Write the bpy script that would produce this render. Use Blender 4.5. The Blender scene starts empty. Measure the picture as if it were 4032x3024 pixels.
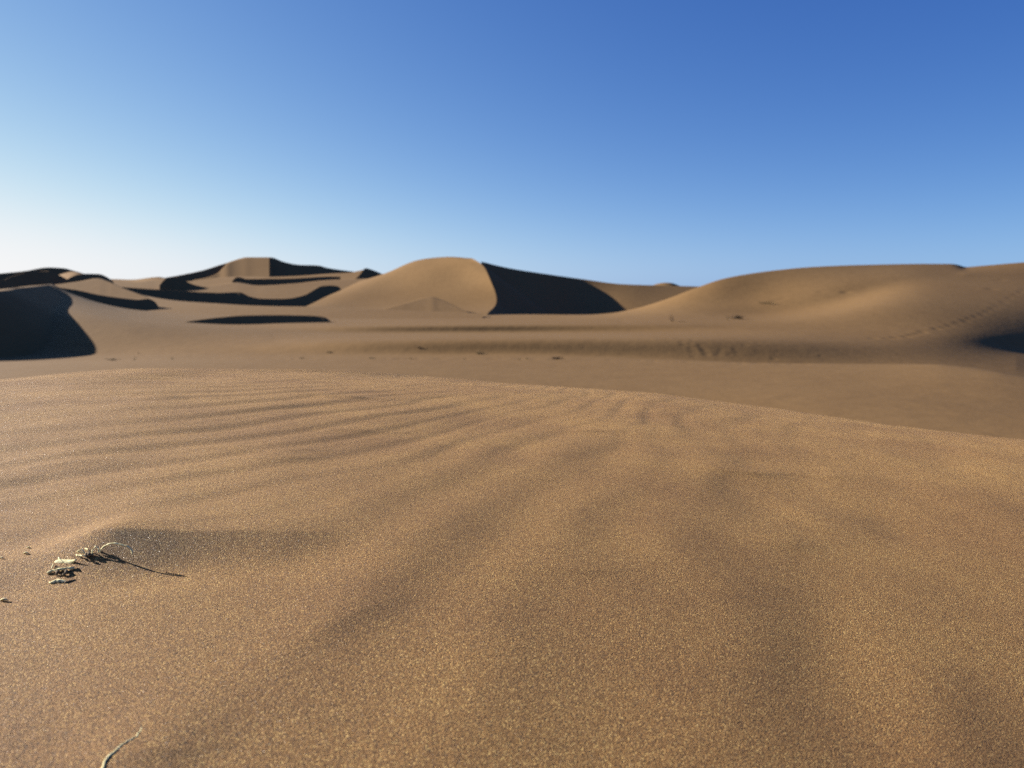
import bpy, math, random
import numpy as np
from mathutils import Vector

# ---------------------------------------------------------------- camera, sky, sun, exposure
SC = bpy.context.scene
SUN_AZ, SUN_EL = math.radians(-73), math.radians(19)     # azimuth from the view direction (+Y), negative = left
EYE = 0.15                                               # the lens is a hand's width above the sand
F = 2912.0                                               # focal length in pixels of the 4032 px wide photograph
HY = 1130.0                                              # row of the horizon
PITCH = math.atan((1512 - HY) / F)

cd = bpy.data.cameras.new('camera'); cam = bpy.data.objects.new('camera', cd)
SC.collection.objects.link(cam); SC.camera = cam
cam.location = (0, 0, EYE)
cam.rotation_euler = (math.pi / 2 - PITCH, 0, 0)
cd.sensor_width = 36; cd.lens = 36 * F / 4032
cd.clip_start = 0.01; cd.clip_end = 20000
cd.dof.use_dof = True; cd.dof.focus_distance = 0.44; cd.dof.aperture_fstop = 15

w = bpy.data.worlds.new("World"); SC.world = w; w.use_nodes = True
nt = w.node_tree; nt.nodes.clear()
sky = nt.nodes.new('ShaderNodeTexSky'); sky.sky_type = 'NISHITA'; sky.sun_disc = False
sky.sun_elevation = SUN_EL; sky.sun_rotation = SUN_AZ
sky.altitude = 700; sky.air_density = 1.0; sky.dust_density = 0.2; sky.ozone_density = 1.5
bg = nt.nodes.new('ShaderNodeBackground'); bg.inputs['Strength'].default_value = 0.05
wo = nt.nodes.new('ShaderNodeOutputWorld')
EXPOSURE = 1.6
# the clear deep desert blue: each channel of the sky gets its own contrast and strength
sepc = nt.nodes.new('ShaderNodeSeparateColor'); comb = nt.nodes.new('ShaderNodeCombineColor')
nt.links.new(sky.outputs[0], sepc.inputs[0])
W3 = [[0.672, 0.341, 0.046], [0.747, 0.613, 0.416], [0.102, 0.189, 0.155]]
def mth(op, a, b):
    n = nt.nodes.new('ShaderNodeMath'); n.operation = op
    for s_, v in zip(n.inputs, (a, b)):
        if isinstance(v, float): s_.default_value = v
        else: nt.links.new(v, s_)
    return n.outputs[0]
chan = [mth('MULTIPLY', sepc.outputs[k], 0.05) for k in range(3)]
# the sky brightens towards the sun
tcn = nt.nodes.new('ShaderNodeTexCoord'); dotn = nt.nodes.new('ShaderNodeVectorMath'); dotn.operation = 'DOT_PRODUCT'
nt.links.new(tcn.outputs['Generated'], dotn.inputs[0])
dotn.inputs[1].default_value = (math.sin(SUN_AZ) * math.cos(SUN_EL), math.cos(SUN_AZ) * math.cos(SUN_EL), math.sin(SUN_EL))
glow = [mth('POWER', math.exp(c), dotn.outputs['Value']) for c in (0.70, 0.40, 0.16)]
for k, g in enumerate((0.80, 0.81, 0.62)):
    v = mth('MULTIPLY', glow[k], mth('MULTIPLY', mth('MULTIPLY', mth('POWER', chan[0], W3[0][k]), mth('POWER', chan[1], W3[1][k])), mth('POWER', chan[2], W3[2][k])))
    v = mth('MULTIPLY', v, math.exp(g))
    soft = mth('POWER', mth('ADD', mth('POWER', mth('DIVIDE', v, 0.97), 5.0), 1.0), 0.2)     # the glow levels off before it turns white
    nt.links.new(mth('MULTIPLY', mth('DIVIDE', v, soft), 1 / 0.05 / 2 ** EXPOSURE), comb.inputs[k])
nt.links.new(comb.outputs[0], bg.inputs['Color'])
nt.links.new(bg.outputs[0], wo.inputs[0])

sl = bpy.data.lights.new('sun', 'SUN'); so = bpy.data.objects.new('sun', sl); SC.collection.objects.link(so)
sl.energy = 5.0; sl.angle = math.radians(0.5); sl.color = (1.0, 0.93, 0.84)
SDIR = np.array([math.sin(SUN_AZ) * math.cos(SUN_EL), math.cos(SUN_AZ) * math.cos(SUN_EL), math.sin(SUN_EL)])
so.rotation_euler = Vector(SDIR).to_track_quat('Z', 'Y').to_euler()
so.location = (-20, 10, 12)

SC.view_settings.view_transform = 'Standard'; SC.view_settings.look = 'None'
SC.view_settings.exposure = EXPOSURE; SC.view_settings.gamma = 1.0
try: SC.cycles.use_denoising = False
except Exception: pass
SC.cycles.max_bounces = 4; SC.cycles.diffuse_bounces = 1

# ---------------------------------------------------------------- helpers
cp, sp_ = math.cos(PITCH), math.sin(PITCH)
def unproj(px, py, d):
    """pixel of the photograph + distance ahead (m along +Y) -> world point"""
    u = (np.asarray(px, float) - 2016) / F; v = (1512 - np.asarray(py, float)) / F
    dy = cp + v * sp_; dz = -sp_ + v * cp
    return np.stack([u / dy * d, np.asarray(d, float) + 0 * u, EYE + dz / dy * d], -1)
def pchip(xk, yk, x):
    xk = np.asarray(xk, float); yk = np.asarray(yk, float); n = len(xk)
    if n == 2: return np.interp(x, xk, yk)
    h = np.diff(xk); s = np.diff(yk) / h; m = np.zeros(n)
    for i in range(1, n - 1):
        if s[i - 1] * s[i] > 0:
            w1, w2 = 2 * h[i] + h[i - 1], h[i] + 2 * h[i - 1]
            m[i] = (w1 + w2) / (w1 / s[i - 1] + w2 / s[i])
    m[0], m[-1] = s[0], s[-1]
    x = np.clip(x, xk[0], xk[-1]); i = np.clip(np.searchsorted(xk, x) - 1, 0, n - 2)
    t = (x - xk[i]) / h[i]
    return ((1 + 2 * t) * (1 - t) ** 2 * yk[i] + t * (1 - t) ** 2 * h[i] * m[i]
            + t * t * (3 - 2 * t) * yk[i + 1] + t * t * (t - 1) * h[i] * m[i + 1])
def spline(xk, Y, x):
    """natural cubic through Y[k,...] at xk"""
    xk = np.asarray(xk, float); n = len(xk)
    if n == 2:
        t = ((x - xk[0]) / (xk[1] - xk[0])).reshape((-1,) + (1,) * (Y.ndim - 1))
        return Y[0] * (1 - t) + Y[1] * t
    h = np.diff(xk); A = np.zeros((n, n)); A[0, 0] = A[-1, -1] = 1
    R = np.zeros_like(Y)
    for i in range(1, n - 1):
        A[i, i - 1], A[i, i], A[i, i + 1] = h[i - 1], 2 * (h[i - 1] + h[i]), h[i]
        R[i] = 6 * ((Y[i + 1] - Y[i]) / h[i] - (Y[i] - Y[i - 1]) / h[i - 1])
    M = np.linalg.solve(A, R.reshape(n, -1)).reshape(Y.shape)
    i = np.clip(np.searchsorted(xk, x) - 1, 0, n - 2)
    sh = (-1,) + (1,) * (Y.ndim - 1)
    a = (xk[i + 1] - x).reshape(sh); b = (x - xk[i]).reshape(sh); hh = h[i].reshape(sh)
    return (M[i] * a ** 3 + M[i + 1] * b ** 3) / (6 * hh) + (Y[i] / hh - M[i] * hh / 6) * a + (Y[i + 1] / hh - M[i + 1] * hh / 6) * b
def gsmooth(A, sig, axis):
    if sig <= 0: return A
    r = int(3 * sig) + 1; k = np.exp(-0.5 * (np.arange(-r, r + 1) / sig) ** 2); k /= k.sum()
    A = np.moveaxis(A, axis, 0); n = len(A)
    lo = 2 * A[0] - A[1:r + 1][::-1] if n > r else np.repeat(A[:1], r, 0)
    hi = 2 * A[-1] - A[-r - 1:-1][::-1] if n > r else np.repeat(A[-1:], r, 0)
    P = np.concatenate([lo, A, hi]); out = np.zeros_like(A)
    for j in range(2 * r + 1): out += k[j] * P[j:j + n]
    return np.moveaxis(out, 0, axis)
def gnoise(x, y, seed):
    """value noise in numpy, about -1..1"""
    xi = np.floor(x).astype(np.int64); yi = np.floor(y).astype(np.int64); fx = x - xi; fy = y - yi
    fx = fx * fx * fx * (fx * (6 * fx - 15) + 10); fy = fy * fy * fy * (fy * (6 * fy - 15) + 10)
    def hsh(a, b):
        n = (a * 374761393 + b * 668265263 + seed * 1442695041) & 0xFFFFFFFF
        n = ((n ^ (n >> 13)) * 1274126177) & 0xFFFFFFFF
        return ((n ^ (n >> 16)) & 0xFFFF) / 32767.5 - 1
    return ((hsh(xi, yi) * (1 - fx) + hsh(xi + 1, yi) * fx) * (1 - fy) + (hsh(xi, yi + 1) * (1 - fx) + hsh(xi + 1, yi + 1) * fx) * fy)
def grid_mesh(name, P, mat, wrap=False):
    nr, nc = P.shape[:2]
    me = bpy.data.meshes.new(name)
    me.vertices.add(nr * nc); me.vertices.foreach_set('co', P.reshape(-1).astype(np.float32))
    a = np.arange(nr - 1)[:, None] * nc; c = np.arange(nc if wrap else nc - 1)[None]; c2 = (c + 1) % nc
    q = np.stack([a + c, a + c2, a + nc + c2, a + nc + c], -1).reshape(-1, 4)
    me.loops.add(q.size); me.loops.foreach_set('vertex_index', q.reshape(-1).astype(np.int32))
    me.polygons.add(len(q)); me.polygons.foreach_set('loop_start', (np.arange(len(q)) * 4).astype(np.int32))
    try: me.polygons.foreach_set('loop_total', np.full(len(q), 4, np.int32))
    except Exception: pass
    me.update(); me.validate()
    me.polygons.foreach_set('use_smooth', np.ones(len(q), bool))
    me.materials.append(mat)
    o = bpy.data.objects.new(name, me); SC.collection.objects.link(o)
    return o
def tag(o, label=None, cat=None, group=None, kind=None):
    if label: o['label'] = label
    if cat: o['category'] = cat
    if group: o['group'] = group
    if kind: o['kind'] = kind
    return o

# ---------------------------------------------------------------- materials
def sand_material(name, near):
    m = bpy.data.materials.new(name); m.use_nodes = True; t = m.node_tree; N = t.nodes; L = t.links; N.clear()
    out = N.new('ShaderNodeOutputMaterial'); b = N.new('ShaderNodeBsdfPrincipled'); L.new(b.outputs[0], out.inputs[0])
    geo = N.new('ShaderNodeNewGeometry')
    def noise(scale, detail=2, rough=0.5):
        n = N.new('ShaderNodeTexNoise'); n.inputs['Scale'].default_value = scale
        n.inputs['Detail'].default_value = detail; n.inputs['Roughness'].default_value = rough
        L.new(geo.outputs['Position'], n.inputs['Vector']); return n
    def ramp(src, stops):
        r = N.new('ShaderNodeValToRGB'); L.new(src, r.inputs[0])
        e = r.color_ramp.elements
        while len(e) < len(stops): e.new(0.5)
        for k, (p, c) in enumerate(stops): e[k].position = p; e[k].color = (*c, 1)
        return r.outputs[0]
    def mix(f, a, c, mode='MIX'):
        x = N.new('ShaderNodeMix'); x.data_type = 'RGBA'; x.blend_type = mode
        if isinstance(f, (int, float)): x.inputs[0].default_value = f
        else: L.new(f, x.inputs[0])
        for s, v in ((x.inputs[6], a), (x.inputs[7], c)):
            if isinstance(v, tuple): s.default_value = (*v, 1)
            else: L.new(v, s)
        return x.outputs[2]
    BASE = (0.33, 0.205, 0.112)
    if near:
        # each sand grain its own tint: quartz, ochre, rust, a few dark minerals
        vo = N.new('ShaderNodeTexVoronoi'); vo.inputs['Scale'].default_value = 2300
        L.new(geo.outputs['Position'], vo.inputs['Vector'])
        sepx = N.new('ShaderNodeSeparateColor'); L.new(vo.outputs['Color'], sepx.inputs[0])
        grain = ramp(sepx.outputs[0], [(0.0, (0.024, 0.011, 0.004)), (0.13, (0.060, 0.026, 0.007)), (0.35, (0.126, 0.058, 0.013)),
                                       (0.62, (0.182, 0.092, 0.023)), (0.90, (0.26, 0.145, 0.045)), (0.985, (0.5, 0.35, 0.13))])
        patch = noise(7, 5, 0.6)
        pr = ramp(patch.outputs['Fac'], [(0.36, (0.88, 0.78, 0.70)), (0.62, (1.22, 1.19, 1.10))])
        col = mix(1.0, grain, pr, 'MULTIPLY')
        L.new(col, b.inputs['Base Color'])
        # grain relief: coarse clumps of grains and the grains themselves
        n1 = noise(1900, 2, 0.6); n2 = noise(330, 3, 0.6)
        b1 = N.new('ShaderNodeBump'); b1.inputs['Distance'].default_value = 0.0007; b1.inputs['Strength'].default_value = 0.35
        L.new(n2.outputs['Fac'], b1.inputs['Height'])
        b2 = N.new('ShaderNodeBump'); b2.inputs['Distance'].default_value = 0.0006; b2.inputs['Strength'].default_value = 1.0
        dome = N.new('ShaderNodeMath'); dome.operation = 'MULTIPLY_ADD'; dome.inputs[1].default_value = -0.9; L.new(vo.outputs['Distance'], dome.inputs[0])
        L.new(n1.outputs['Fac'], dome.inputs[2]); L.new(dome.outputs[0], b2.inputs['Height']); L.new(b1.outputs[0], b2.inputs['Normal'])
        L.new(b2.outputs[0], b.inputs['Normal'])
        rr = N.new('ShaderNodeMapRange'); rr.inputs[1].default_value = 0.93; rr.inputs[2].default_value = 1.0
        rr.inputs[3].default_value = 0.75; rr.inputs[4].default_value = 0.3
        L.new(sepx.outputs[1], rr.inputs[0]); L.new(rr.outputs[0], b.inputs['Roughness'])
        b.inputs['Specular IOR Level'].default_value = 0.2
        b.inputs['Sheen Weight'].default_value = 0.21; b.inputs['Sheen Roughness'].default_value = 0.45; b.inputs['Sheen Tint'].default_value = (1.0, 0.68, 0.34, 1)
    else:
        big = noise(0.05, 4, 0.55); small = noise(1.3, 4, 0.6)
        c1 = ramp(big.outputs['Fac'], [(0.3, (0.145, 0.084, 0.033)), (0.7, (0.164, 0.099, 0.042))])
        c2 = ramp(small.outputs['Fac'], [(0.3, (0.93, 0.92, 0.91)), (0.7, (1.05, 1.05, 1.05))])
        L.new(mix(1.0, c1, c2, 'MULTIPLY'), b.inputs['Base Color'])
        n2 = noise(2.2, 6, 0.62)
        b1 = N.new('ShaderNodeBump'); b1.inputs['Distance'].default_value = 0.06; b1.inputs['Strength'].default_value = 0.3
        L.new(n2.outputs['Fac'], b1.inputs['Height']); L.new(b1.outputs[0], b.inputs['Normal'])
        b.inputs['Roughness'].default_value = 0.9; b.inputs['Specular IOR Level'].default_value = 0.08
    return m
SAND = sand_material('dune_sand', False)
GRAIN = sand_material('coarse_sand', True)

# ---------------------------------------------------------------- lofted dunes
def interp_rows(rows, px):
    return np.stack([np.stack([pchip([k[0] for k in r], [k[1] for k in r], px),
                               1 / pchip([k[0] for k in r], [k[2] for k in r], px)], -1) for r in rows])   # rows, cols, (py, 1/d)
def toe_depth(pc, dc, pt, m):
    zc = (HY - pc) / F * dc; At = (HY - pt) / F
    return (m * dc - zc) / (m - At)
def plane_d(crest, d0, m=0.40, al=0.40):
    """distances for a crest so that the face below it is a plane falling m towards the viewer and al to the right"""
    out = [(crest[0][0], crest[0][1], d0)]
    for px, py in crest[1:]:
        p0, q0, dd = out[-1]; h1, u1, h2, u2 = (HY - q0) / F, (p0 - 2016) / F, (HY - py) / F, (px - 2016) / F
        out.append((px, py, dd * (m - h1 - al * u1) / (m - h2 - al * u2)))
    return out
def face(crest, toe, d0, m=0.40, al=0.40, **kw):
    ms = [(p, m - al * (p - 2016) / F) for p in (crest[0][0], crest[-1][0])]
    return ribbon(plane_d(crest, d0, m, al), toe, m=ms, **kw)
def ribbon(crest, toe, m=0.46, x0=None, x1=None, label=None, back=0.25, backlen=0.5, step=5, n=26, sx=8, hollow=0.0, soft=0, sink=0.0, roundc=0, backdir=None):
    """a dune face between a crest line and a toe line; m = fall of the face towards the viewer;
       behind the crest the windward side falls away"""
    x0 = crest[0][0] if x0 is None else x0; x1 = crest[-1][0] if x1 is None else x1
    px = np.arange(x0, x1 + 0.1, step)
    cy = pchip([k[0] for k in crest], [k[1] for k in crest], px); cdp = pchip([k[0] for k in crest], [k[2] for k in crest], px)
    ty = pchip([k[0] for k in toe], [k[1] for k in toe], px)
    mm = m if not isinstance(m, list) else pchip([k[0] for k in m], [k[1] for k in m], px)
    cy = gsmooth(cy, sx / step, 0); ty = gsmooth(ty, sx / step, 0); cdp = gsmooth(cdp, 2 * sx / step, 0)
    ty = np.maximum(ty, cy + 0.5)
    td = toe_depth(cy, cdp, ty, mm)
    C = unproj(px, cy, cdp); T = unproj(px, ty, td)
    s = np.linspace(0, 1, n)[:, None, None]
    prof = s - hollow * np.sin(np.pi * s) / np.pi
    front = T + (C - T) * s; front[..., 2:] = T[..., 2:] + (C[..., 2:] - T[..., 2:]) * prof
    # the toe runs on under the ground
    dv = (T - C); dv /= np.linalg.norm(dv[:, :2], axis=1)[:, None]
    sub = T + dv * (C[:, 1] * 0.03)[:, None] + np.array([0, 0, -0.01]) * C[:, 1:2]
    t = np.linspace(0, 1, 10)[1:, None, None]
    L = backlen * (C[:, 1] * 0.25)[None, :, None] * t
    dirv = C / C[:, 1:2]; dirv[:, 2] = 0
    if backdir: dirv = np.broadcast_to(np.array([backdir[0], backdir[1], 0.0]), C.shape)
    B = C[None] + dirv[None] * L; B[..., 2:] -= back * L + 0.0
    # blend the crest end heights down so open ends lie below their neighbours
    P = np.concatenate([sub[None], front, B])
    if roundc: P = gsmooth(P, roundc, 0)
    P[..., 2] -= sink
    o = grid_mesh('sand_dune', P, SAND); tag(o, label, None, None, 'structure')
    return o

# ---- ground: valley floor, low swells and the long right-hand dune as one sheet
XS = np.concatenate([np.arange(-3200, -300, 60), np.arange(-300, 4350, 6), np.arange(4350, 7300, 60)])
rows = [
 # hidden foot behind the near mound
 [(-3200, 3900, 2.5), (0, 3900, 2.5), (2016, 3900, 2.5), (4032, 3900, 2.5), (7300, 3900, 2.5)],
 [(-3200, 1560, 14), (0, 1520, 15), (1400, 1530, 15), (2600, 1590, 13), (3300, 1680, 10), (4032, 1780, 8), (7300, 1800, 8)],
 [(-3200, 1455, 22), (0, 1440, 21), (1400, 1450, 20), (2600, 1500, 17), (3300, 1560, 14), (4032, 1640, 12), (7300, 1700, 12)],
 # light flat, to the right the crest of the low swell
 [(-3200, 1425, 27), (0, 1425, 27), (300, 1422, 27), (700, 1414, 26), (1400, 1412, 24.5), (2000, 1412, 24), (2600, 1420, 23), (3000, 1430, 22), (3400, 1434, 21.5), (3650, 1437, 20.5), (3850, 1457, 19), (4032, 1490, 17.5), (4500, 1600, 15), (7300, 1700, 14)],
 # foot of the first swell face / trough
 [(-3200, 1395, 31), (0, 1400, 30.5), (400, 1399, 30), (700, 1397, 28.5), (1400, 1396, 26.5), (2000, 1396, 26), (2600, 1415, 25.5), (3000, 1442, 25), (3400, 1458, 25), (3650, 1465, 25), (3850, 1481, 25), (4032, 1500, 25), (4500, 1550, 26), (7300, 1600, 25)],
 [(-3200, 1340, 36), (0, 1375, 32), (400, 1378, 31), (700, 1370, 30.3), (1000, 1358, 29.8), (1400, 1340, 27.8), (2000, 1333, 27.1), (2600, 1331, 27.3), (3000, 1338, 28.2), (3400, 1358, 29.8), (3650, 1366, 31.2), (3850, 1378, 33.2), (4032, 1396, 35.6), (4500, 1424, 42), (7300, 1400, 80)],
 [(-3200, 1310, 42), (0, 1245, 38.5), (200, 1224, 38.5), (300, 1234, 38), (400, 1252, 37.5), (500, 1264, 37), (700, 1283, 37), (1000, 1302, 37.5), (1400, 1313, 38), (2000, 1312, 38), (2600, 1308, 37), (3000, 1305, 35.5), (3400, 1305, 36), (3650, 1300, 36.5), (3850, 1304, 37.8), (4032, 1324, 39.6), (4500, 1352, 44), (7300, 1340, 90)],
 [(-3200, 1290, 46), (0, 1182, 49), (200, 1174, 49), (300, 1196, 48.5), (400, 1221, 47.5), (500, 1238, 46.5), (700, 1263, 45), (1000, 1285, 43.5), (1400, 1282, 39.2), (2000, 1277, 38.9), (2600, 1276, 38.9), (3000, 1271, 40.8), (3300, 1240, 42), (3500, 1205, 43.5), (3650, 1193, 45), (3850, 1195, 46.5), (4032, 1203, 47.5), (4500, 1235, 52), (7300, 1300, 100)],
 [(-3200, 1270, 50), (0, 1162, 54.5), (200, 1150, 55), (300, 1176, 55), (450, 1217, 55), (600, 1237, 54), (700, 1245, 54), (1400, 1260, 56), (2000, 1258, 54), (2400, 1252, 51), (2700, 1245, 48), (3000, 1245, 50), (3200, 1220, 50.5), (3400, 1170, 52.5), (3600, 1108, 56.5), (3790, 1100, 60), (4032, 1105, 61), (4500, 1120, 66), (7300, 1250, 110)],
 [(-3200, 1250, 60), (0, 1150, 58), (100, 1135, 58), (190, 1128, 58), (250, 1145, 58.5), (300, 1166, 59), (370, 1190, 60), (470, 1214, 62), (560, 1226, 64), (700, 1229, 72), (1400, 1229, 80), (2000, 1240, 76), (2400, 1240, 62), (2560, 1214, 56), (2750, 1206, 54), (2850, 1198, 55), (3000, 1180, 56), (3200, 1140, 56), (3400, 1100, 58.5), (3600, 1072, 62), (3790, 1070, 65), (4032, 1068, 67), (4500, 1065, 74), (7300, 1200, 120)],
 [(-3200, 1240, 66), (0, 1142, 61), (100, 1127, 61), (190, 1121, 61), (250, 1139, 61.5), (300, 1161, 62), (370, 1187, 63), (470, 1212, 66), (560, 1225, 69), (700, 1218, 84), (1400, 1219, 92), (2000, 1236, 88), (2300, 1239, 80), (2400, 1233, 66), (2500, 1215, 61), (2600, 1186, 59.5), (2750, 1130, 60), (2850, 1097, 61), (3000, 1071, 62.5), (3200, 1051, 64), (3400, 1043, 66), (3650, 1039, 69), (3745, 1039, 70.5), (3778, 1044, 71), (3800, 1052, 71.5), (3850, 1048, 72.5), (4032, 1033, 75), (4500, 1010, 82), (7300, 1100, 130)],
]
R = interp_rows(rows, XS)
for k, (g0, g1) in enumerate([(10, 10), (10, 10), (10, 12), (4, 14), (6, 14), (14, 18), (18, 20), (18, 20), (16, 20), (14, 18), (1.5, 14)]):
    R[k, :, 0] = gsmooth(R[k, :, 0], g0, 0); R[k, :, 1] = gsmooth(R[k, :, 1], g1, 0)
K = unproj(np.broadcast_to(XS, R.shape[:2]), R[..., 0], 1 / R[..., 1])
rp = np.array([0, 1.6, 2.5, 3.0, 3.5, 4.1, 4.9, 5.6, 6.4, 7.4, 8.0])
vs = np.concatenate([np.linspace(0, 3.0, 50)[:-1], np.linspace(3.0, 8.0, 330)])
def pchip_rows(xk, Y, x):
    h = np.diff(xk); sh = (-1, 1, 1); s_ = np.diff(Y, axis=0) / h.reshape(sh); m = np.zeros_like(Y)
    w1 = (2 * h[1:] + h[:-1]).reshape(sh); w2 = (h[1:] + 2 * h[:-1]).reshape(sh)
    with np.errstate(divide='ignore', invalid='ignore'):
        hm = (w1 + w2) / (w1 / s_[:-1] + w2 / s_[1:])
    m[1:-1] = np.where(s_[:-1] * s_[1:] > 0, hm, 0); m[0], m[-1] = s_[0], s_[-1]
    i = np.clip(np.searchsorted(xk, x) - 1, 0, len(xk) - 2); t = ((x - xk[i]) / h[i]).reshape(sh); hh = h[i].reshape(sh)
    return (1 + 2 * t) * (1 - t) ** 2 * Y[i] + t * (1 - t) ** 2 * hh * m[i] + t * t * (3 - 2 * t) * Y[i + 1] + t * t * (t - 1) * hh * m[i + 1]
G = 0.5 * gsmooth(pchip_rows(rp, K, vs), 5.0, 0) + 0.5 * gsmooth(pchip_rows(rp, K, vs), 10.0, 0)
crisp = gsmooth(pchip_rows(rp, K, vs), 2.0, 0)
wv_ = np.clip((np.abs(vs - 3.0) - 0.25) / 0.4, 0, 1) * np.clip((8.0 - vs) / 0.5, 0, 1)      # the swell's crest and the skyline stay crisp
G = G * wv_[:, None, None] + crisp * (1 - wv_)[:, None, None]
# footprints and slide tracks pressed into the sheet
pyG = 1512 - F * ((G[..., 2] - EYE) / G[..., 1] * cp + sp_) / (cp - (G[..., 2] - EYE) / G[..., 1] * sp_)
def valley_pt(px, py):
    j = int(np.argmin(np.abs(XS - px))); c = pyG[50:, j]
    i = 50 + int(np.argmax((c[:-1] >= py) & (c[1:] < py))); return i, j, G[i, j].copy()
DZ = np.zeros(G.shape[:2])
def dent(px, py, rad, h, ax=1.0):
    i, j, p = valley_pt(px, py); i0, i1, j0, j1 = max(0, i - 30), i + 30, max(0, j - 40), j + 40
    q = G[i0:i1, j0:j1]; r2 = ((q[..., 0] - p[0]) / (rad * ax)) ** 2 + ((q[..., 1] - p[1]) / rad) ** 2
    r3 = ((q[..., 0] - p[0] + rad * 0.9) / (rad * ax)) ** 2 + ((q[..., 1] - p[1]) / rad) ** 2
    DZ[i0:i1, j0:j1] += -h * np.exp(-r2) + 0.6 * h * np.exp(-r3)
for px, py, k in [(3440, 1333, .7), (3490, 1331, 1), (3522, 1329, 1.1), (3562, 1324, 1.3), (3588, 1318, 1.4), (3611, 1315, 1), (3630, 1306, 1.4), (3683, 1294, 1.2), (3712, 1288, .6), (3737, 1282, .8), (3770, 1272, .6),
                  (3798, 1261, 1.1), (3818, 1252, .8), (3840, 1245, .9), (3862, 1236, .8), (3885, 1225, .8), (3905, 1213, .7), (3925, 1203, .7), (3950, 1188, .8), (3975, 1172, 1), (3995, 1160, .8), (4012, 1147, 1.2), (4028, 1138, 1)]:
    dent(px, py, 0.24, 0.036 * k)
for px, py in [(3893, 1138), (3903, 1136), (3925, 1104), (3940, 1100), (3331, 1149), (3322, 1151), (3229, 1149), (3010, 1192), (3030, 1190), (3048, 1183), (3080, 1178), (1583, 1146)]:
    dent(px, py, 0.28, 0.035, 1.4)
for pts in [[(2726, 1338), (2720, 1352), (2718, 1368), (2722, 1384), (2730, 1402)], [(2756, 1356), (2760, 1366), (2764, 1378)], [(2684, 1346), (2690, 1356)], [(2775, 1376), (2780, 1388), (2778, 1398)],
            [(2840, 1372), (2832, 1384), (2825, 1394)], [(2880, 1392), (2896, 1386), (2905, 1400), (2868, 1398), (2890, 1372)], [(2930, 1358), (2980, 1348), (3010, 1350)]]:
    for px, py in pts: dent(px, py, 0.13, 0.009)
rng0 = np.random.RandomState(4)
for k in range(60): dent(rng0.uniform(500, 3300), rng0.uniform(1395, 1480), rng0.uniform(0.05, 0.12), rng0.uniform(0.012, 0.03), 1.6)
G[..., 2] += DZ
# the far side behind the last row
last = G[-1]; t = np.linspace(0, 1, 14)[1:, None, None]
dirv = last / last[:, 1:2]; dirv[:, 2] = 0
tail = last[None] + dirv[None] * t * last[None, :, 1:2] * 0.5
tail[..., 2] -= (0.30 * last[None, :, 1] * 0.5 * t[..., 0] ** 1.15)
G = np.concatenate([G, tail])
valley = grid_mesh('valley_floor', G, SAND); tag(valley, 'wide brown sand valley rising into the long dune on the right', None, None, 'structure')

# ---- outer desert plain out to the horizon, under everything
ang = np.linspace(0, 2 * math.pi, 97)[:-1]; rr = np.concatenate([[0.5], np.geomspace(4, 9000, 40)])
Pp = np.zeros((len(rr), len(ang), 3)); Pp[..., 0] = rr[:, None] * np.sin(ang); Pp[..., 1] = rr[:, None] * np.cos(ang)
sm_ = np.clip((rr[:, None] - 7) / 16, 0, 1); sm_ = sm_ * sm_ * (3 - 2 * sm_)
Pp[..., 2] = -2.45 + sm_ * (-4.0 - 1.2 * np.sin(Pp[..., 0] * 0.02) * np.cos(Pp[..., 1] * 0.017))
tag(grid_mesh('desert_plain', Pp, SAND, True), 'flat sand plain beyond the dunes', None, None, 'structure')

# ---- centre dune: lit windward body + shaded bowl to its right
def patch(Kn, nu, nv, label, sm=2.0):
    Kn = np.array(Kn, float); Kn[..., 2] = Kn[..., 2]
    W = unproj(Kn[..., 0], Kn[..., 1], Kn[..., 2])
    def par(A):
        d = np.linalg.norm(np.diff(A, axis=0), axis=-1).mean(1) ** 0.7; return np.concatenate([[0], np.cumsum(d)])
    pr = par(W); a = spline(pr, W, np.linspace(0, pr[-1], nv))
    Wt = np.swapaxes(a, 0, 1); pc = par(np.swapaxes(W, 0, 1)); b_ = spline(pc, Wt, np.linspace(0, pc[-1], nu))
    return gsmooth(gsmooth(np.swapaxes(b_, 0, 1), sm, 0), sm, 1)
BODY = [
 [(1110, 1240, 76), (1210, 1240, 77), (1400, 1242, 77), (1600, 1245, 75.5), (1800, 1247, 74), (1915, 1250, 72.5)],
 [(1150, 1222, 80), (1230, 1218, 82), (1400, 1222, 82), (1600, 1226, 80), (1800, 1228, 78), (1926, 1229, 76)],
 [(1195, 1210, 88), (1290, 1203, 88), (1430, 1206, 87), (1620, 1206, 85), (1820, 1208, 83), (1950, 1205, 81)],
 [(1290, 1165, 100), (1380, 1155, 98), (1500, 1155, 96), (1650, 1150, 94), (1820, 1145, 91), (1951, 1150, 87)],
 [(1365, 1132, 108), (1450, 1113, 105), (1555, 1098, 103), (1680, 1085, 100), (1810, 1080, 97), (1924, 1085, 92)],
 [(1430, 1102, 114), (1520, 1075, 111), (1600, 1043, 108), (1710, 1024, 105), (1800, 1022, 101), (1896, 1040, 96)],
 [(1470, 1096, 118), (1550, 1067, 115), (1630, 1029, 111), (1730, 1013, 107), (1800, 1012, 103), (1862, 1019, 98)],
 [(1490, 1120, 130), (1590, 1100, 127), (1670, 1080, 123), (1760, 1075, 119), (1850, 1070, 115), (1900, 1050, 108)],
]
BODY = [[(px, py, r_[-1][2] + (d - r_[-1][2]) * 0.75) for px, py, d in r_] for r_ in BODY]
body = patch(BODY, 160, 150, '')
edge = body[:, -1]; ww = np.concatenate([np.linspace(0, 1, 8)[1:], np.linspace(1, 12, 24)[1:]])
slip = edge[:, None, :] + ww[None, :, None] * np.array([0.85, -0.53, -0.62])
body = np.concatenate([body, slip], 1)      # the slip face falls from the brink to the right
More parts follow.
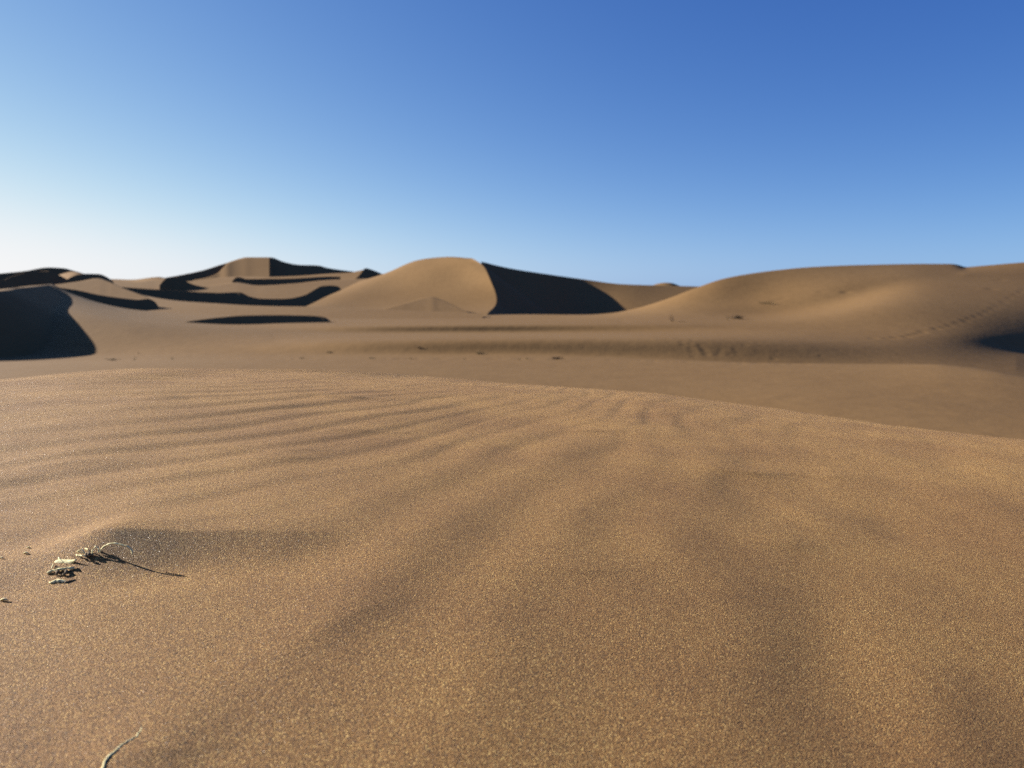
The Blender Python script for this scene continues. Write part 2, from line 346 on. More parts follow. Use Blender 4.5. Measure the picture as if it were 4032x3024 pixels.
ob = grid_mesh('sand_dune', body, SAND); tag(ob, 'tall rounded dune with a curved brink at the centre', None, None, 'structure')
BA = plane_d([(1895, 1030), (2000, 1055), (2150, 1079), (2300, 1100)], 100, 0.4, 0.4)
BB = plane_d([(2300, 1100), (2450, 1119), (2600, 1124), (2830, 1130)], BA[-1][2], 0.3, 0.10)
ribbon(BA + BB[1:], [(1895, 1224), (2000, 1229), (2150, 1237), (2300, 1241), (2420, 1232), (2560, 1205), (2830, 1160)],
       m=[(1895, 0.40), (2300, 0.38), (2450, 0.30), (2830, 0.2)], label='black shaded hollow sweeping right from the central dune', sx=14, n=40)

# ---- far and left dunes, far to near
ribbon([(2300, 1140, 240), (2540, 1128, 240), (2580, 1112, 240), (2622, 1104, 240), (2650, 1107, 240), (2682, 1122, 240), (2760, 1140, 240)],
       [(2300, 1150), (2760, 1150)], m=0.3, label='small orange dome of sand peeping over the saddle', sx=10, roundc=3)
ribbon([(-900, 1105, 420), (300, 1108, 420), (440, 1099, 420), (520, 1101, 410), (600, 1092, 400), (625, 1090, 400), (660, 1096, 400), (760, 1100, 400), (1600, 1110, 400)],
       [(-900, 1150), (1600, 1150)], m=0.15, label='most distant low dune on the left skyline')
# the pyramid: dark left flank, pale middle face, dark right flank
A1 = plane_d([(560, 1122), (640, 1096), (700, 1085), (800, 1064), (860, 1045), (893, 1035)], 290, 0.4, 0.38)
A2 = plane_d([(893, 1035), (935, 1021), (970, 1013), (1064, 1013)], A1[-1][2], 0.38, -0.02)
A3 = plane_d([(1064, 1013), (1120, 1032), (1180, 1043), (1250, 1045), (1290, 1055), (1400, 1071), (1560, 1096)], A2[-1][2], 0.4, 0.4)
ribbon(A1 + A2[1:] + A3[1:], [(560, 1125), (700, 1118), (860, 1100), (1060, 1100), (1290, 1100), (1560, 1110)],
       m=[(560, .54), (870, .5), (915, .35), (1060, .35), (1072, .5), (1560, .45)], label='far pyramid dune with a flat top and dark flanks', sx=5, step=3)
LF = plane_d([(1062, 1013.6), (1020, 1013.2), (976, 1013.4), (940, 1020.5), (912, 1029), (896, 1036), (880, 1052), (858, 1076), (800, 1096), (720, 1107), (640, 1117)], A2[-1][2] - 1.0, 0.32, -0.03)[::-1]
ribbon(LF, [(640, 1150), (1062, 1150)], m=0.33, label='broad sunlit front face of the far pyramid dune', sx=9, step=3, backlen=0.06)
face([(560, 1122), (640, 1114), (720, 1109), (800, 1102), (868, 1092), (960, 1088), (1060, 1090), (1180, 1086), (1290, 1078), (1380, 1073), (1440, 1062), (1480, 1072), (1600, 1100)],
     [(560, 1160), (1600, 1160)], 235, 0.16, -0.05, label='pale sand slope below the far pyramid dune', sx=5)
face([(1380, 1106), (1400, 1097), (1418, 1080), (1438, 1056), (1475, 1066), (1515, 1083), (1560, 1096)],
     [(1380, 1108), (1430, 1106), (1460, 1100), (1510, 1095), (1560, 1098)], 205, 0.4, 0.4, label='small dark peaked dune left of the central dune', sx=2, step=3)
face([(915, 1106), (932, 1091), (945, 1092), (970, 1099), (1100, 1098), (1200, 1094), (1290, 1089), (1340, 1090)],
     [(915, 1108), (935, 1114), (1020, 1126), (1150, 1119), (1290, 1104), (1340, 1092)], 186, 0.4, 0.42, label='dark strip of slip face below the far pyramid dune', sx=3)
face([(330, 1120), (440, 1106), (520, 1110), (600, 1102), (650, 1096), (720, 1112), (800, 1127), (930, 1112), (1020, 1124), (1150, 1117), (1290, 1103), (1420, 1098), (1560, 1096)],
     [(330, 1210), (1560, 1210)], 165, 0.11, 0.0, label='pale rolling sand between the dark slip faces', sx=8)
face([(628, 1124), (642, 1106), (660, 1093), (700, 1090), (716, 1098), (745, 1114), (790, 1128), (850, 1136)],
     [(628, 1126), (650, 1132), (700, 1138), (760, 1140), (850, 1138)], 152, 0.4, 0.4, label='small dark hump on the left', sx=3)
face([(470, 1130), (600, 1139), (700, 1144), (800, 1151), (870, 1153), (940, 1150), (985, 1168), (1030, 1176), (1110, 1177), (1190, 1165), (1235, 1142), (1262, 1127), (1300, 1124), (1334, 1128), (1347, 1146)],
     [(470, 1133), (560, 1160), (700, 1182), (860, 1193), (1000, 1201), (1100, 1204), (1215, 1205), (1240, 1190), (1270, 1173), (1320, 1162), (1347, 1148)], 112, 0.4, 0.38, label='long dark S-shaped slip face across the left middle distance', sx=4)
face([(430, 1150), (470, 1136), (560, 1161), (700, 1184), (860, 1195), (1000, 1203), (1100, 1206), (1215, 1207), (1300, 1210), (1500, 1218), (1900, 1233)],
     [(430, 1250), (1900, 1255)], 92, 0.06, 0.0, label='smooth sand shoulder below the S-shaped slip face', sx=8)
face([(-900, 1150), (-400, 1110), (0, 1077), (100, 1067), (190, 1053), (250, 1056), (290, 1066), (330, 1078), (352, 1090)],
     [(-900, 1190), (0, 1125), (190, 1120), (352, 1112)], 118, 0.4, 0.42, label='dark rounded dune on the far left skyline', sx=4)
ribbon([(180, 1100, 128), (225, 1084, 127), (290, 1069, 124), (322, 1076, 122), (350, 1090, 121), (420, 1110, 120)],
       [(180, 1125), (420, 1125)], m=0.16, label='pale lit spur between two dark dunes on the left', sx=4)
face([(-900, 1180), (-300, 1125), (0, 1108), (40, 1091), (100, 1073), (185, 1067), (235, 1085), (288, 1113)],
     [(-900, 1200), (0, 1150), (60, 1140), (190, 1134), (288, 1117)], 84, 0.4, 0.42, label='dark dune in front of the far left skyline', sx=4)
face([(262, 1102), (280, 1091), (305, 1082), (340, 1078), (390, 1079), (420, 1090), (448, 1110)],
     [(262, 1104), (295, 1112), (350, 1110), (448, 1114)], 104, 0.4, 0.4, label='small dark dune behind the pale triangular face', sx=3)
face([(150, 1132), (190, 1124), (240, 1118), (310, 1108), (385, 1096), (430, 1109), (480, 1132), (560, 1162), (625, 1188)],
     [(150, 1170), (625, 1250)], 88, 0.2, 0.0, label='pale triangular dune face above a black slip face', sx=4)
face([(228, 1132), (300, 1142), (400, 1163), (500, 1176), (545, 1180), (580, 1176), (604, 1184), (622, 1202), (630, 1221)],
     [(228, 1136), (300, 1163), (370, 1190), (470, 1215), (560, 1228), (600, 1227), (630, 1224)], 66, 0.4, 0.4, label='black slip face below the pale triangular dune', sx=3)
face([(560, 1296), (650, 1278), (740, 1262), (850, 1246), (960, 1236), (1100, 1234), (1200, 1236), (1265, 1240), (1292, 1250), (1306, 1266), (1320, 1285)],
     [(560, 1297), (820, 1284), (1000, 1284), (1150, 1286), (1320, 1290)], 41.5, 0.42, 0.33, label='low black slip face with a soft upper edge', sx=10, roundc=2.0)
PA = plane_d([(1390, 1252), (1470, 1230), (1600, 1192), (1700, 1168)], 67, 0.17, 0.02)
PB = plane_d([(1700, 1168), (1722, 1174), (1790, 1205), (1860, 1238), (1920, 1262)], PA[-1][2], 0.17, 0.0)
ribbon(PA + PB[1:],
       [(1390, 1262), (1920, 1270)], m=0.17, label='small pyramid of sand in front of the central dune', sx=9)
# big dune at the left edge: its crest runs away from the viewer, the slip face and its cast shadow lie to the right
RK = np.array([(-1500, 1500, 26), (-900, 1330, 27.3), (-520, 1232, 28.5), (-330, 1178, 30), (-150, 1154, 32.5), (0, 1147, 36), (60, 1133, 41), (110, 1129, 46.5), (155, 1124, 54), (192, 1120, 62), (205, 1118, 68)], float)
RC = unproj(RK[:, 0], RK[:, 1], RK[:, 2])
ta = np.concatenate([[0], np.cumsum(np.linalg.norm(np.diff(RC, axis=0), axis=1) ** 0.6)])
RC = np.stack([pchip(ta, RC[:, k], np.linspace(0, ta[-1], 500)) for k in range(3)], -1)
RC = gsmooth(RC, 9, 0)
tg = np.gradient(RC[:, :2], axis=0); tg = gsmooth(tg, 22, 0); tg /= np.linalg.norm(tg, axis=1)[:, None]
nr = np.stack([tg[:, 1], -tg[:, 0]], -1)          # to the right of the crest
face = []
for wv in np.concatenate([-np.linspace(14, 0, 22)[:-1], np.linspace(0, 7.5, 34)]):
    q = np.concatenate([RC[:, :2] + nr * wv, (RC[:, 2] - (0.61 * wv if wv > 0 else -0.13 * wv * (1 - 0.3 * math.exp(wv))))[:, None]], 1); face.append(q)
tag(grid_mesh('sand_dune', np.array(face), SAND), 'big dune at the left edge with a black slip face', None, None, 'structure')

# ---------------------------------------------------------------- near mound
az = np.concatenate([np.linspace(-180, -50, 66)[:-1], np.linspace(-50, 50, 1250)[:-1], np.linspace(50, 180, 66)[:-1]]) * math.pi / 180
rr = np.concatenate([[0.01, 0.05, 0.1, 0.14], np.geomspace(0.17, 4.2, 900), np.geomspace(4.3, 14, 30)])
pxa = 2016 + F * np.tan(np.clip(az, -0.95, 0.95))
ck = [(-3000, 1590), (-1000, 1520), (0, 1482), (300, 1455), (650, 1442), (1000, 1444), (1400, 1458), (1900, 1490), (2300, 1518), (2600, 1540), (3000, 1580), (3500, 1628), (4032, 1670), (5000, 1735), (7000, 1800)]
cpy = pchip([k[0] for k in ck], [k[1] for k in ck], pxa)
cpy = gsmooth(cpy, 12, 0)
U = (pxa - 2016) / F; V = (1512 - cpy) / F; tz = (-sp_ + V * cp) / (cp + V * sp_) * np.cos(az)    # tangent of the crest's elevation
wt = np.clip((np.abs(az) - 0.66) / 0.9, 0, 1); wt = wt * wt * (3 - 2 * wt)
tz = tz * (1 - wt) - 0.14 * wt
tz = gsmooth(tz, 2, 0)
rc = np.interp(pxa, [-2000, 0, 800, 2000, 3000, 4032, 6000], [1.7, 1.8, 1.9, 1.7, 1.35, 1.05, 0.95]); rc = gsmooth(rc, 40, 0)
a_ = EYE / rc ** 2; b_ = tz + 2 * np.sqrt(EYE * a_)
a_ = gsmooth(a_, 20, 0)
r = rr[:, None]
S = r / (r + 0.12)
Z = b_ * r * S - a_ * r ** 2 + 0 * r
Zc = (b_ * rc * (rc / (rc + 0.12)) - a_ * rc ** 2)
# past the crest: fall away to the valley
fall = np.clip(r - rc * 1.25, 0, None)
Z = Z - 0.12 * fall ** 1.5
Z = np.maximum(Z, -3.6)
X = r * np.sin(az); Y = r * np.cos(az)
# wind ripples: crest lines swing from across the view (left) to away from the viewer (centre)
def ripples(X, Y):
    wx = X + 0.05 * gnoise(X * 2.6, Y * 2.6, 3) + 0.016 * gnoise(X * 9, Y * 9, 4); wy = Y + 0.05 * gnoise(X * 2.7, Y * 2.7, 5) + 0.016 * gnoise(X * 9, Y * 9, 6)
    th = np.radians(14 + 52 / (1 + np.exp(-(wx + 0.25) / 0.16)))
    q = wy * np.cos(th) - wx * np.sin(th)
    ph = q / 0.075 * 2 * math.pi + 1.3 * gnoise(X * 5, Y * 5, 9)
    s = np.sin(ph); s = 0.75 * s + 0.25 * np.sin(2 * ph + 0.6)
    amp = 0.0016 * (0.35 + 0.65 * np.clip(gnoise(X * 4.5 + 4, Y * 4.2, 12) * 1.2 + 0.5, 0, 1))
    amp = amp * np.clip((np.hypot(X, Y) - 0.2) / 0.5, 0.5, 1) * np.clip(0.42 - (X + 0.1) * 2.4, 0.28, 1.7)
    # broader, broken undulations that fan out over the middle and right
    t2 = np.radians(62 + 55 * np.clip(wx + 0.1, -0.4, 0.7)); q2 = (wy * np.cos(t2) - wx * np.sin(t2)) / 0.092
    u2 = np.sin(q2 * 2 * math.pi + 2.2 * gnoise(X * 4 + 9, Y * 4, 41)) * np.clip(gnoise(X * 5 + 2, Y * 3.4 + 8, 42) * 1.3 + 0.45, 0, 1)
    return s * amp + 0.00062 * u2 * np.clip((X + 0.35) / 0.3, 0.25, 1) * np.clip(1.05 - X * 2.2, 0.35, 1) * np.minimum(1, 0.45 / np.hypot(X, Y)) ** 1.7
fade = np.clip((14 - r) / 10, 0, 1)
Z += ripples(X, Y) * fade - 0.05 * X * np.exp(-(r / 0.9) ** 2) - (0.75 * X ** 2 + 0.05 * X) * np.exp(-(r / 0.5) ** 2)
ua = X * 0.5 + Y * 0.87; va = X * 0.87 - Y * 0.5
Z += 0.0007 * gnoise(ua * 3.5 + 5, va * 17, 31) * np.clip(r / 0.5, 0.4, 1) * np.clip(2 - r, 0, 1)
Z += (0.004 * gnoise(X * 2.6 + 7, Y * 2.6, 21) + 0.0016 * gnoise(X * 8, Y * 6, 22) + 0.0006 * gnoise(X * 22, Y * 18, 23)) * np.clip(r / 0.5, 0.3, 1)
def near_xy(px, py):
    """where the sight line through that pixel meets the mound"""
    P = unproj(px, py, 1.0); a = math.atan2(P[0], P[1]); t = (P[2] - EYE) / math.hypot(P[0], P[1])
    j = int(np.argmin(np.abs(az - a))); e = (Z[:, j] - EYE) / rr; i = int(np.argmax(e >= t)) or len(rr) - 1
    return X[i, j], Y[i, j]
def bump(px, py, wx, wy, h, rot=0.0, skew=0.0):
    """small heap or hollow near the viewer; skew > 0 steepens its right side"""
    global Z
    cx, cy = near_xy(px, py); dx, dy = X - cx, Y - cy
    c, s = math.cos(rot), math.sin(rot); u = dx * c + dy * s; v = -dx * s + dy * c
    u = u + skew * wx * np.tanh(u / wx)
    Z = Z + h * np.exp(-(u / wx) ** 2 - (v / wy) ** 2)
def lee(px, py, wx, wb, wf, h, rot=0.0, p=2.3):
    """low ridge with a long back and a short steep front towards the viewer"""
    global Z
    cx, cy = near_xy(px, py); dx, dy = X - cx, Y - cy
    c, s = math.cos(rot), math.sin(rot); u = dx * c + dy * s; v = -dx * s + dy * c
    v = v + (0.08 if p > 2.1 else -0.18) * u * u / wx
    g = np.where(v > 0, np.exp(-(v / wb) ** 1.5), np.exp(-(-v / wf) ** 1.3))
    Z = Z + h * g * np.exp(-np.abs(u / wx) ** p)
cx_, cy_ = near_xy(470, 2172); u_ = (X - cx_) * 0.98 + (Y - cy_) * 0.2; v_ = -(X - cx_) * 0.2 + (Y - cy_) * 0.98
Z = Z + 0.0115 * np.where(u_ > 0, np.exp(-(np.abs(u_) / 0.085) ** 1.6), np.exp(-(u_ / 0.03) ** 2)) * np.where(v_ > 0, np.exp(-(np.abs(v_) / 0.05) ** 1.6), np.exp(-(np.abs(v_) / 0.024) ** 1.25))
bump(700, 2235, 0.06, 0.02, -0.003, 0.2)
lee(120, 2215, 0.05, 0.03, 0.012, 0.003, 0.05)
lee(1750, 2200, 0.05, 0.03, 0.02, 0.0009, 0.95)
lee(1380, 2430, 0.035, 0.025, 0.012, 0.0012, 0.95)
for q in [(850, 1770, 0.035, 0.9), (1110, 1778, 0.035, 0.9), (330, 1828, 0.03, 1.0), (190, 1835, 0.03, 0.6), (720, 1570, 0.06, 1.0), (1340, 1565, 0.07, 1.4),
          (2950, 1868, 0.035, 1.3), (3270, 1880, 0.03, 0.6), (1000, 1810, 0.04, 0.8), (1420, 1700, 0.05, 1.0), (3100, 2150, 0.02, 0.6), (2300, 1700, 0.05, 0.8), (560, 2985, 0.018, 1.3), (2250, 2250, 0.03, 0.7)]:
    lee(q[0], q[1], q[2], 0.03, 0.009, 0.0017 * q[3], 0.1, 2)
NP = np.stack([X, Y, Z], -1)
mound = grid_mesh('foreground_sand', NP, GRAIN, True); tag(mound, 'close rippled sand in sharp grain in the foreground', None, None, 'structure')

# ---------------------------------------------------------------- dry plants and litter
def plain(name, c1, c2, scale, rough=0.8):
    m = bpy.data.materials.new(name); m.use_nodes = True; t = m.node_tree; b = t.nodes['Principled BSDF']
    n = t.nodes.new('ShaderNodeTexNoise'); n.inputs['Scale'].default_value = scale; n.inputs['Detail'].default_value = 3
    g = t.nodes.new('ShaderNodeNewGeometry'); t.links.new(g.outputs['Position'], n.inputs['Vector'])
    r = t.nodes.new('ShaderNodeValToRGB'); r.color_ramp.elements[0].position = 0.35; r.color_ramp.elements[1].position = 0.65
    r.color_ramp.elements[0].color = (*c1, 1); r.color_ramp.elements[1].color = (*c2, 1)
    t.links.new(n.outputs['Fac'], r.inputs[0]); t.links.new(r.outputs[0], b.inputs['Base Color'])
    b.inputs['Roughness'].default_value = rough; b.inputs['Specular IOR Level'].default_value = 0.2
    return m
STRAW = plain('dry_straw', (0.48, 0.42, 0.20), (0.74, 0.68, 0.38), 900)
HUSK = plain('dark_husk', (0.07, 0.045, 0.024), (0.22, 0.155, 0.08), 700)
TWIG = plain('dead_twig', (0.018, 0.012, 0.007), (0.05, 0.034, 0.02), 6)
GREEN = plain('dry_green_twig', (0.05, 0.042, 0.018), (0.09, 0.07, 0.03), 6)
class MB:
    def __init__(s): s.v = []; s.f = []
    def tube(s, pts, rad, sides=6):
        pts = [np.array(p, float) for p in pts]; n = len(pts); base = len(s.v)
        for i, p in enumerate(pts):
            t = pts[min(i + 1, n - 1)] - pts[max(i - 1, 0)]; t /= np.linalg.norm(t) + 1e-12
            a = np.cross(t, [0.13, 0.2, 1.0]); a /= np.linalg.norm(a) + 1e-12; b = np.cross(t, a)
            r_ = rad[i] if isinstance(rad, (list, tuple, np.ndarray)) else rad
            for k in range(sides):
                w_ = 2 * math.pi * k / sides; s.v.append(tuple(p + r_ * (a * math.cos(w_) + b * math.sin(w_))))
        for i in range(n - 1):
            for k in range(sides):
                a0 = base + i * sides + k; a1 = base + i * sides + (k + 1) % sides; s.f.append((a0, a1, a1 + sides, a0 + sides))
        s.f.append(tuple(base + k for k in range(sides))[::-1]); s.f.append(tuple(base + (n - 1) * sides + k for k in range(sides)))
    def blade(s, pts, wid, side, th, curl=0.0):
        """a thin curled leaf: centre line, half widths, sideways direction, thickness"""
        side = np.array(side, float); side /= np.linalg.norm(side); base = len(s.v); n = len(pts); K_ = 5
        for lay in (0, 1):
            for i, p in enumerate(pts):
                p = np.array(p, float); t = np.array(pts[min(i + 1, n - 1)], float) - np.array(pts[max(i - 1, 0)], float)
                nrm = np.cross(t, side); nrm /= np.linalg.norm(nrm) + 1e-12
                for k in range(K_):
                    q = (k / (K_ - 1) - 0.5) * 2; s.v.append(tuple(p + side * wid[i] * q + nrm * (curl * wid[i] * q * q + (th if lay else 0))))
        L_ = n * K_
        for i in range(n - 1):
            for k in range(K_ - 1):
                a = base + i * K_ + k; s.f.append((a, a + 1, a + K_ + 1, a + K_)); s.f.append((a + L_, a + L_ + K_, a + L_ + K_ + 1, a + L_ + 1))
            for k in (0, K_ - 1):
                a = base + i * K_ + k; s.f.append((a, a + K_, a + K_ + L_, a + L_) if k == 0 else (a, a + L_, a + K_ + L_, a + K_))
        for i in (0, n - 1):
            for k in range(K_ - 1):
                a = base + i * K_ + k; s.f.append((a, a + L_, a + L_ + 1, a + 1) if i == 0 else (a, a + 1, a + L_ + 1, a + L_))
    def build(s, name, mat, parent=None, origin=None):
        o0 = np.array(origin if origin is not None else (0, 0, 0), float)
        me = bpy.data.meshes.new(name); me.from_pydata([tuple(np.array(v) - o0) for v in s.v], [], s.f); me.update()
        for p in me.polygons: p.use_smooth = True
        me.materials.append(mat); o = bpy.data.objects.new(name, me); SC.collection.objects.link(o)
        if parent is not None: o.parent = parent
        else: o.location = tuple(o0)
        return o
def root(name, loc):
    o = bpy.data.objects.new(name, None); SC.collection.objects.link(o); o.location = tuple(loc); o.empty_display_size = 0.01; return o
def near_pt(px, py):
    x, y = near_xy(px, py); a = math.atan2(x, y); r_ = math.hypot(x, y)
    j = int(np.argmin(np.abs(az - a))); i = int(np.argmin(np.abs(rr - r_))); return np.array([x, y, Z[i, j]])
def smooth_path(pts, n):
    A = np.array(pts, float); t = np.concatenate([[0], np.cumsum(np.linalg.norm(np.diff(A, axis=0), axis=1))])
    return spline(t, A, np.linspace(0, t[-1], n))
def lift(pts, n, y0, y1=None, h=0.0):
    """a path drawn through pixels standing at the distance y0..y1"""
    y1 = y0 if y1 is None else y1; P = smooth_path([(a, b) for a, b in pts], n)
    return [unproj(P[i, 0], P[i, 1], y0 + (y1 - y0) * i / (n - 1)) + np.array([0, 0, h]) for i in range(n)]
def on_sand(pts, n, h):
    P = smooth_path([(a, b) for a, b in pts], n); return [near_pt(*p) + np.array([0, 0, h if not isinstance(h, (list, tuple)) else np.interp(i, np.linspace(0, n - 1, len(h)), h)]) for i, p in enumerate(P)]
rng = random.Random(11)
# arched stem
y0 = near_pt(455, 2182)[1]
m = MB(); m.tube(lift([(391, 2184), (398, 2165), (410, 2152), (428, 2143), (446, 2139), (466, 2142), (484, 2147), (501, 2151), (513, 2159), (519, 2169), (521, 2184)], 26, y0, y0 - 0.004), [0.00028 + 0.00022 * abs(math.sin(i * 0.9)) for i in range(26)])
tag(m.build('bent_straw', STRAW, None, near_pt(455, 2182)), 'thin pale dry straw bent into an arch over the sand', 'straw')
# husk with bristles
b0 = near_pt(345, 2196); e = root('seed_husk', b0); tag(e, 'dark knotted seed husk with pale looping bristles beside the arched straw', 'seed husk')
m = MB(); m.tube([np.array(p) - b0 for p in on_sand([(338, 2200), (348, 2190), (358, 2194), (368, 2196)], 9, 0.0007)], [0.0003, 0.0008, 0.001, 0.0007, 0.0009, 0.0011, 0.0007, 0.0006, 0.0003], 7); m.build('husk', HUSK, e)
for pth in [[(336, 2196), (318, 2183), (304, 2189), (322, 2186), (338, 2190)], [(340, 2200), (322, 2206), (308, 2198), (300, 2194)], [(360, 2192), (372, 2178), (382, 2170), (390, 2178), (384, 2188)], [(352, 2188), (346, 2178), (338, 2172)]]:
    m = MB(); m.tube([np.array(p) - b0 for p in on_sand(pth, 12, [0.0008, 0.0022, 0.0012, 0.0006])], 0.00028, 5); m.build('bristle', STRAW, e)
# curled leaf on stalks
b0 = near_pt(250, 2232); e = root('dry_leaf', b0); tag(e, 'largest pale dry leaf, curled and propped on dark stalks', 'leaf')
yl = b0[1]
m = MB(); pp = lift([(205, 2219), (222, 2215), (240, 2215), (262, 2214), (282, 2210), (300, 2203)], 12, yl + 0.003, yl + 0.001)
m.blade([p - b0 for p in pp], [0.0003, 0.0012, 0.0017, 0.0019, 0.0019, 0.0018, 0.0017, 0.0015, 0.0012, 0.0009, 0.0006, 0.0002], (0.1, -0.6, -0.75), 0.00012, 0.35); m.build('leaf_blade', STRAW, e)
for pth, mat_, rd in [([(262, 2222), (256, 2238), (250, 2250)], HUSK, 0.0004), ([(278, 2226), (268, 2238), (258, 2252)], HUSK, 0.0005), ([(210, 2222), (206, 2232), (203, 2240)], STRAW, 0.0003), ([(230, 2196), (240, 2206), (250, 2216)], STRAW, 0.0003)]:
    m = MB(); m.tube([p - b0 for p in lift(pth, 7, yl + 0.001, yl - 0.002)], rd, 5); m.build('stalk', mat_, e)
# broken twig in front of the leaf
b0 = near_pt(235, 2258); e = root('broken_twig', b0); tag(e, 'forked broken twig lying just in front of the curled leaf', 'twig')
for pth, mat_, rd in [([(184, 2267), (205, 2260), (228, 2254), (252, 2252), (276, 2247), (292, 2240)], STRAW, 0.00055), ([(232, 2256), (226, 2264), (222, 2272)], HUSK, 0.0005), ([(255, 2254), (262, 2262), (250, 2272)], HUSK, 0.0006), ([(206, 2254), (226, 2250), (246, 2248)], HUSK, 0.0004)]:
    m = MB(); m.tube([p - b0 for p in on_sand(pth, 10, [0.0006, 0.0014, 0.0006])], [rd * (1 + 0.3 * math.sin(i * 1.7)) for i in range(10)], 6); m.build('branch', mat_, e)
# pod
b0 = near_pt(245, 2294); e = root('seed_pod', b0); tag(e, 'slender split seed pod, pale tip and dark tail, nearest of the litter at left', 'seed pod')
m = MB(); m.tube([p - b0 for p in on_sand([(196, 2299), (220, 2295), (245, 2293), (262, 2295)], 12, 0.0003)], [0.0002, 0.0005, 0.0007, 0.0008, 0.0009, 0.001, 0.001, 0.0009, 0.0008, 0.0007, 0.0006, 0.0004], 8); m.build('pod', STRAW, e)
m = MB(); m.tube([p - b0 for p in on_sand([(256, 2298), (275, 2293), (296, 2286)], 8, 0.0001)], [0.0006, 0.0007, 0.0006, 0.0006, 0.0005, 0.0004, 0.0003, 0.0002], 7); m.build('tail', HUSK, e)
# chips
for (x, y, w_, lab) in [(116, 2161, 11, 'small pale leaf chip standing up, upper of the pair near the left edge'), (106, 2186, 15, 'small pale curled leaf chip, lower of the pair near the left edge'),
                        (10, 2201, 12, 'sliver of pale straw at the very left edge'), (20, 2368, 20, 'flat pale straw scrap at the left edge below the litter')]:
    b0 = near_pt(x, y); k = b0[1] / F; m = MB()
    pp = [b0 + np.array([(-1 + 2 * i / 5) * w_ * k, 0.0003 * math.sin(i), 0.0004 + 0.5 * w_ * k * (0.3 + 0.7 * math.sin(i * 0.6))]) for i in range(6)]
    m.blade(pp, [0.3 * w_ * k, 0.5 * w_ * k, 0.6 * w_ * k, 0.5 * w_ * k, 0.4 * w_ * k, 0.1 * w_ * k], (0.3, -0.7, 0.6), 0.00012, 0.5)
    tag(m.build('leaf_chip', STRAW, None, b0), lab, 'leaf chip')
# root fibre at the bottom edge
m = MB(); m.tube(on_sand([(398, 3060), (409, 3022), (420, 2996), (452, 2961), (497, 2925), (542, 2898), (560, 2864), (570, 2834)], 24, [0.0, 0.0001, 0.0, 0.0, -0.0004]), [0.00045 - 0.00001 * i for i in range(24)], 7)
tag(m.build('root_fibre', STRAW, None, near_pt(450, 2965)), 'pale root fibre half buried in the sand at the bottom left', 'root')

# ---- tufts and twigs out in the valley
def tuft(name, px, py, wpx, hpx, n, mat_, label, cat, lean=0.0, dense=True):
    i, j, p = valley_pt(px, py); k = p[1] / F; W_, H_ = wpx * k, hpx * k; m = MB(); r0 = max(0.004, H_ * 0.02)
    for q in range(n):
        bx = rng.uniform(-0.32, 0.32) * W_; by = rng.uniform(-0.3, 0.3) * W_; a = rng.uniform(-1, 1)
        tip = np.array([bx + a * 0.42 * W_ + lean * H_, by + rng.uniform(-0.3, 0.3) * W_, H_ * rng.uniform(0.45, 1.0) * (1 - 0.45 * a * a)])
        mid = np.array([bx + a * 0.14 * W_, by, tip[2] * 0.6]) + np.array([rng.uniform(-.05, .05) * W_, 0, 0])
        m.tube(smooth_path([p + np.array([bx, by, -0.02]), p + mid, p + tip], 5), [r0 * 1.3, r0, r0 * .8, r0 * .6, r0 * .3], 4)
        if dense:
            for z_ in range(3):
                b1 = p + mid * rng.uniform(0.4, 1.0); t1 = b1 + np.array([rng.uniform(-.16, .16) * W_, rng.uniform(-.12, .12) * W_, rng.uniform(0.0, .3) * H_])
                m.tube([b1, (b1 + t1) / 2 + np.array([0, 0, 0.02 * H_]), t1], [r0 * .6, r0 * .5, r0 * .25], 3)
    return tag(m.build(name, mat_, None, p), label, cat)
tuft('dry_shrub', 2903, 1256, 62, 20, 46, TWIG, 'darkest shrub, a low black cushion on the slope of the right-hand dune', 'shrub')
tuft('dry_shrub', 3024, 1196, 80, 13, 22, GREEN, 'flat brown shrub lying higher on the right-hand dune above the dark cushion', 'shrub')
tuft('grass_sprig', 2644, 1264, 22, 30, 9, TWIG, 'upright dark grass sprig at the foot of the right-hand dune', 'grass sprig', -0.25, False)
tuft('grass_sprig', 2866, 1260, 16, 28, 4, GREEN, 'faint thin sprig just left of the darkest shrub', 'grass sprig', -0.3, False)
tuft('grass_sprig', 2690, 1268, 50, 6, 8, GREEN, 'low scatter of stalks right of the upright dark sprig', 'grass sprig', 0.1, False)
tuft('dead_tuft', 2190, 1447, 50, 14, 40, TWIG, 'dark flat tuft on the near flat below the black hollow', 'tuft')
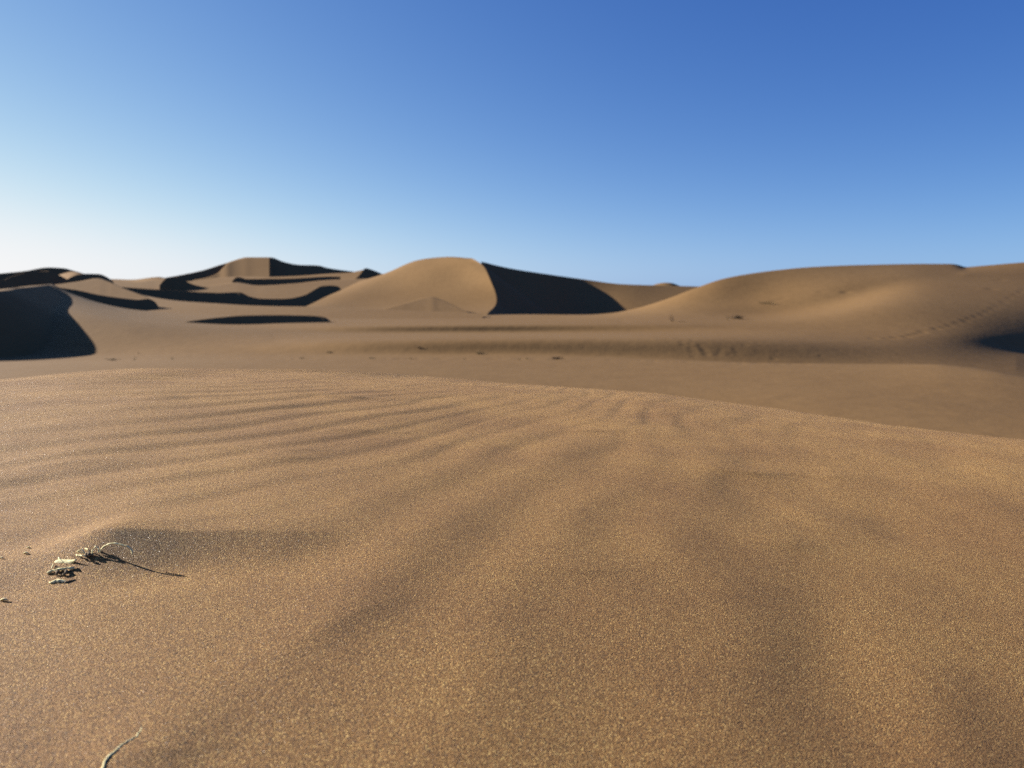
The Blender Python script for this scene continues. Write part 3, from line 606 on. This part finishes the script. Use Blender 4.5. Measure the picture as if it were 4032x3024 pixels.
tuft('dead_tuft', 2045, 1441, 18, 7, 10, GREEN, 'first of two small brown tufts left of the dark flat tuft', 'tuft')
tuft('dead_tuft', 2077, 1444, 20, 6, 9, GREEN, 'second small brown tuft, next to the dark flat tuft', 'tuft')
tuft('dead_tuft', 1893, 1393, 36, 12, 22, GREEN, 'brown tuft at the edge of the swell below the central brink', 'tuft')
tuft('dead_tuft', 1650, 1370, 18, 11, 14, TWIG, 'tiny dark tuft alone on the dark band below the small pyramid', 'tuft')
tuft('dead_tuft', 1296, 1388, 26, 10, 14, GREEN, 'tiny brown tuft on the left-centre flat, upper one', 'tuft')
tuft('dead_tuft', 1187, 1415, 20, 8, 9, GREEN, 'tiny brown tuft on the left-centre flat, lower left one', 'tuft')
tuft('dead_tuft', 1828, 1415, 18, 6, 8, GREEN, 'faint tuft just below the brown tuft on the swell', 'tuft')
tuft('dead_tuft', 1462, 1450, 26, 9, 12, GREEN, 'brown tuft near the rim of the close sand, left of centre', 'tuft')
tuft('dead_tuft', 1622, 1453, 24, 7, 10, GREEN, 'low brown tuft near the rim of the close sand, centre', 'tuft')
tuft('dead_tuft', 445, 1434, 56, 9, 26, GREEN, 'flat brown tuft just right of the big left shadow', 'tuft')
tuft('dead_tuft', 676, 1436, 20, 9, 9, GREEN, 'small tuft at the right end of the arched branch', 'tuft')
tuft('grass_sprig', 534, 1420, 18, 22, 6, GREEN, 'thin sprig standing left of the arched branch', 'grass sprig', 0.2, False)
tuft('grass_sprig', 549, 1394, 12, 14, 4, TWIG, 'smallest sprig, farther back above the arched branch', 'grass sprig', 0.1, False)
i, j, p = valley_pt(600, 1437); yb = p[1]; m = MB()
for pth in [[(556, 1444), (575, 1432), (600, 1427), (625, 1428), (642, 1434)], [(575, 1433), (598, 1431), (622, 1434), (640, 1440)], [(598, 1428), (604, 1434), (618, 1437)], [(640, 1434), (648, 1430)], [(560, 1441), (562, 1428)]]:
    m.tube(lift(pth, 8, yb, yb - 0.1), 0.012, 5)
tag(m.build('fallen_branch', TWIG, None, p), 'thin arched dead branch lying on the flat at left', 'branch')
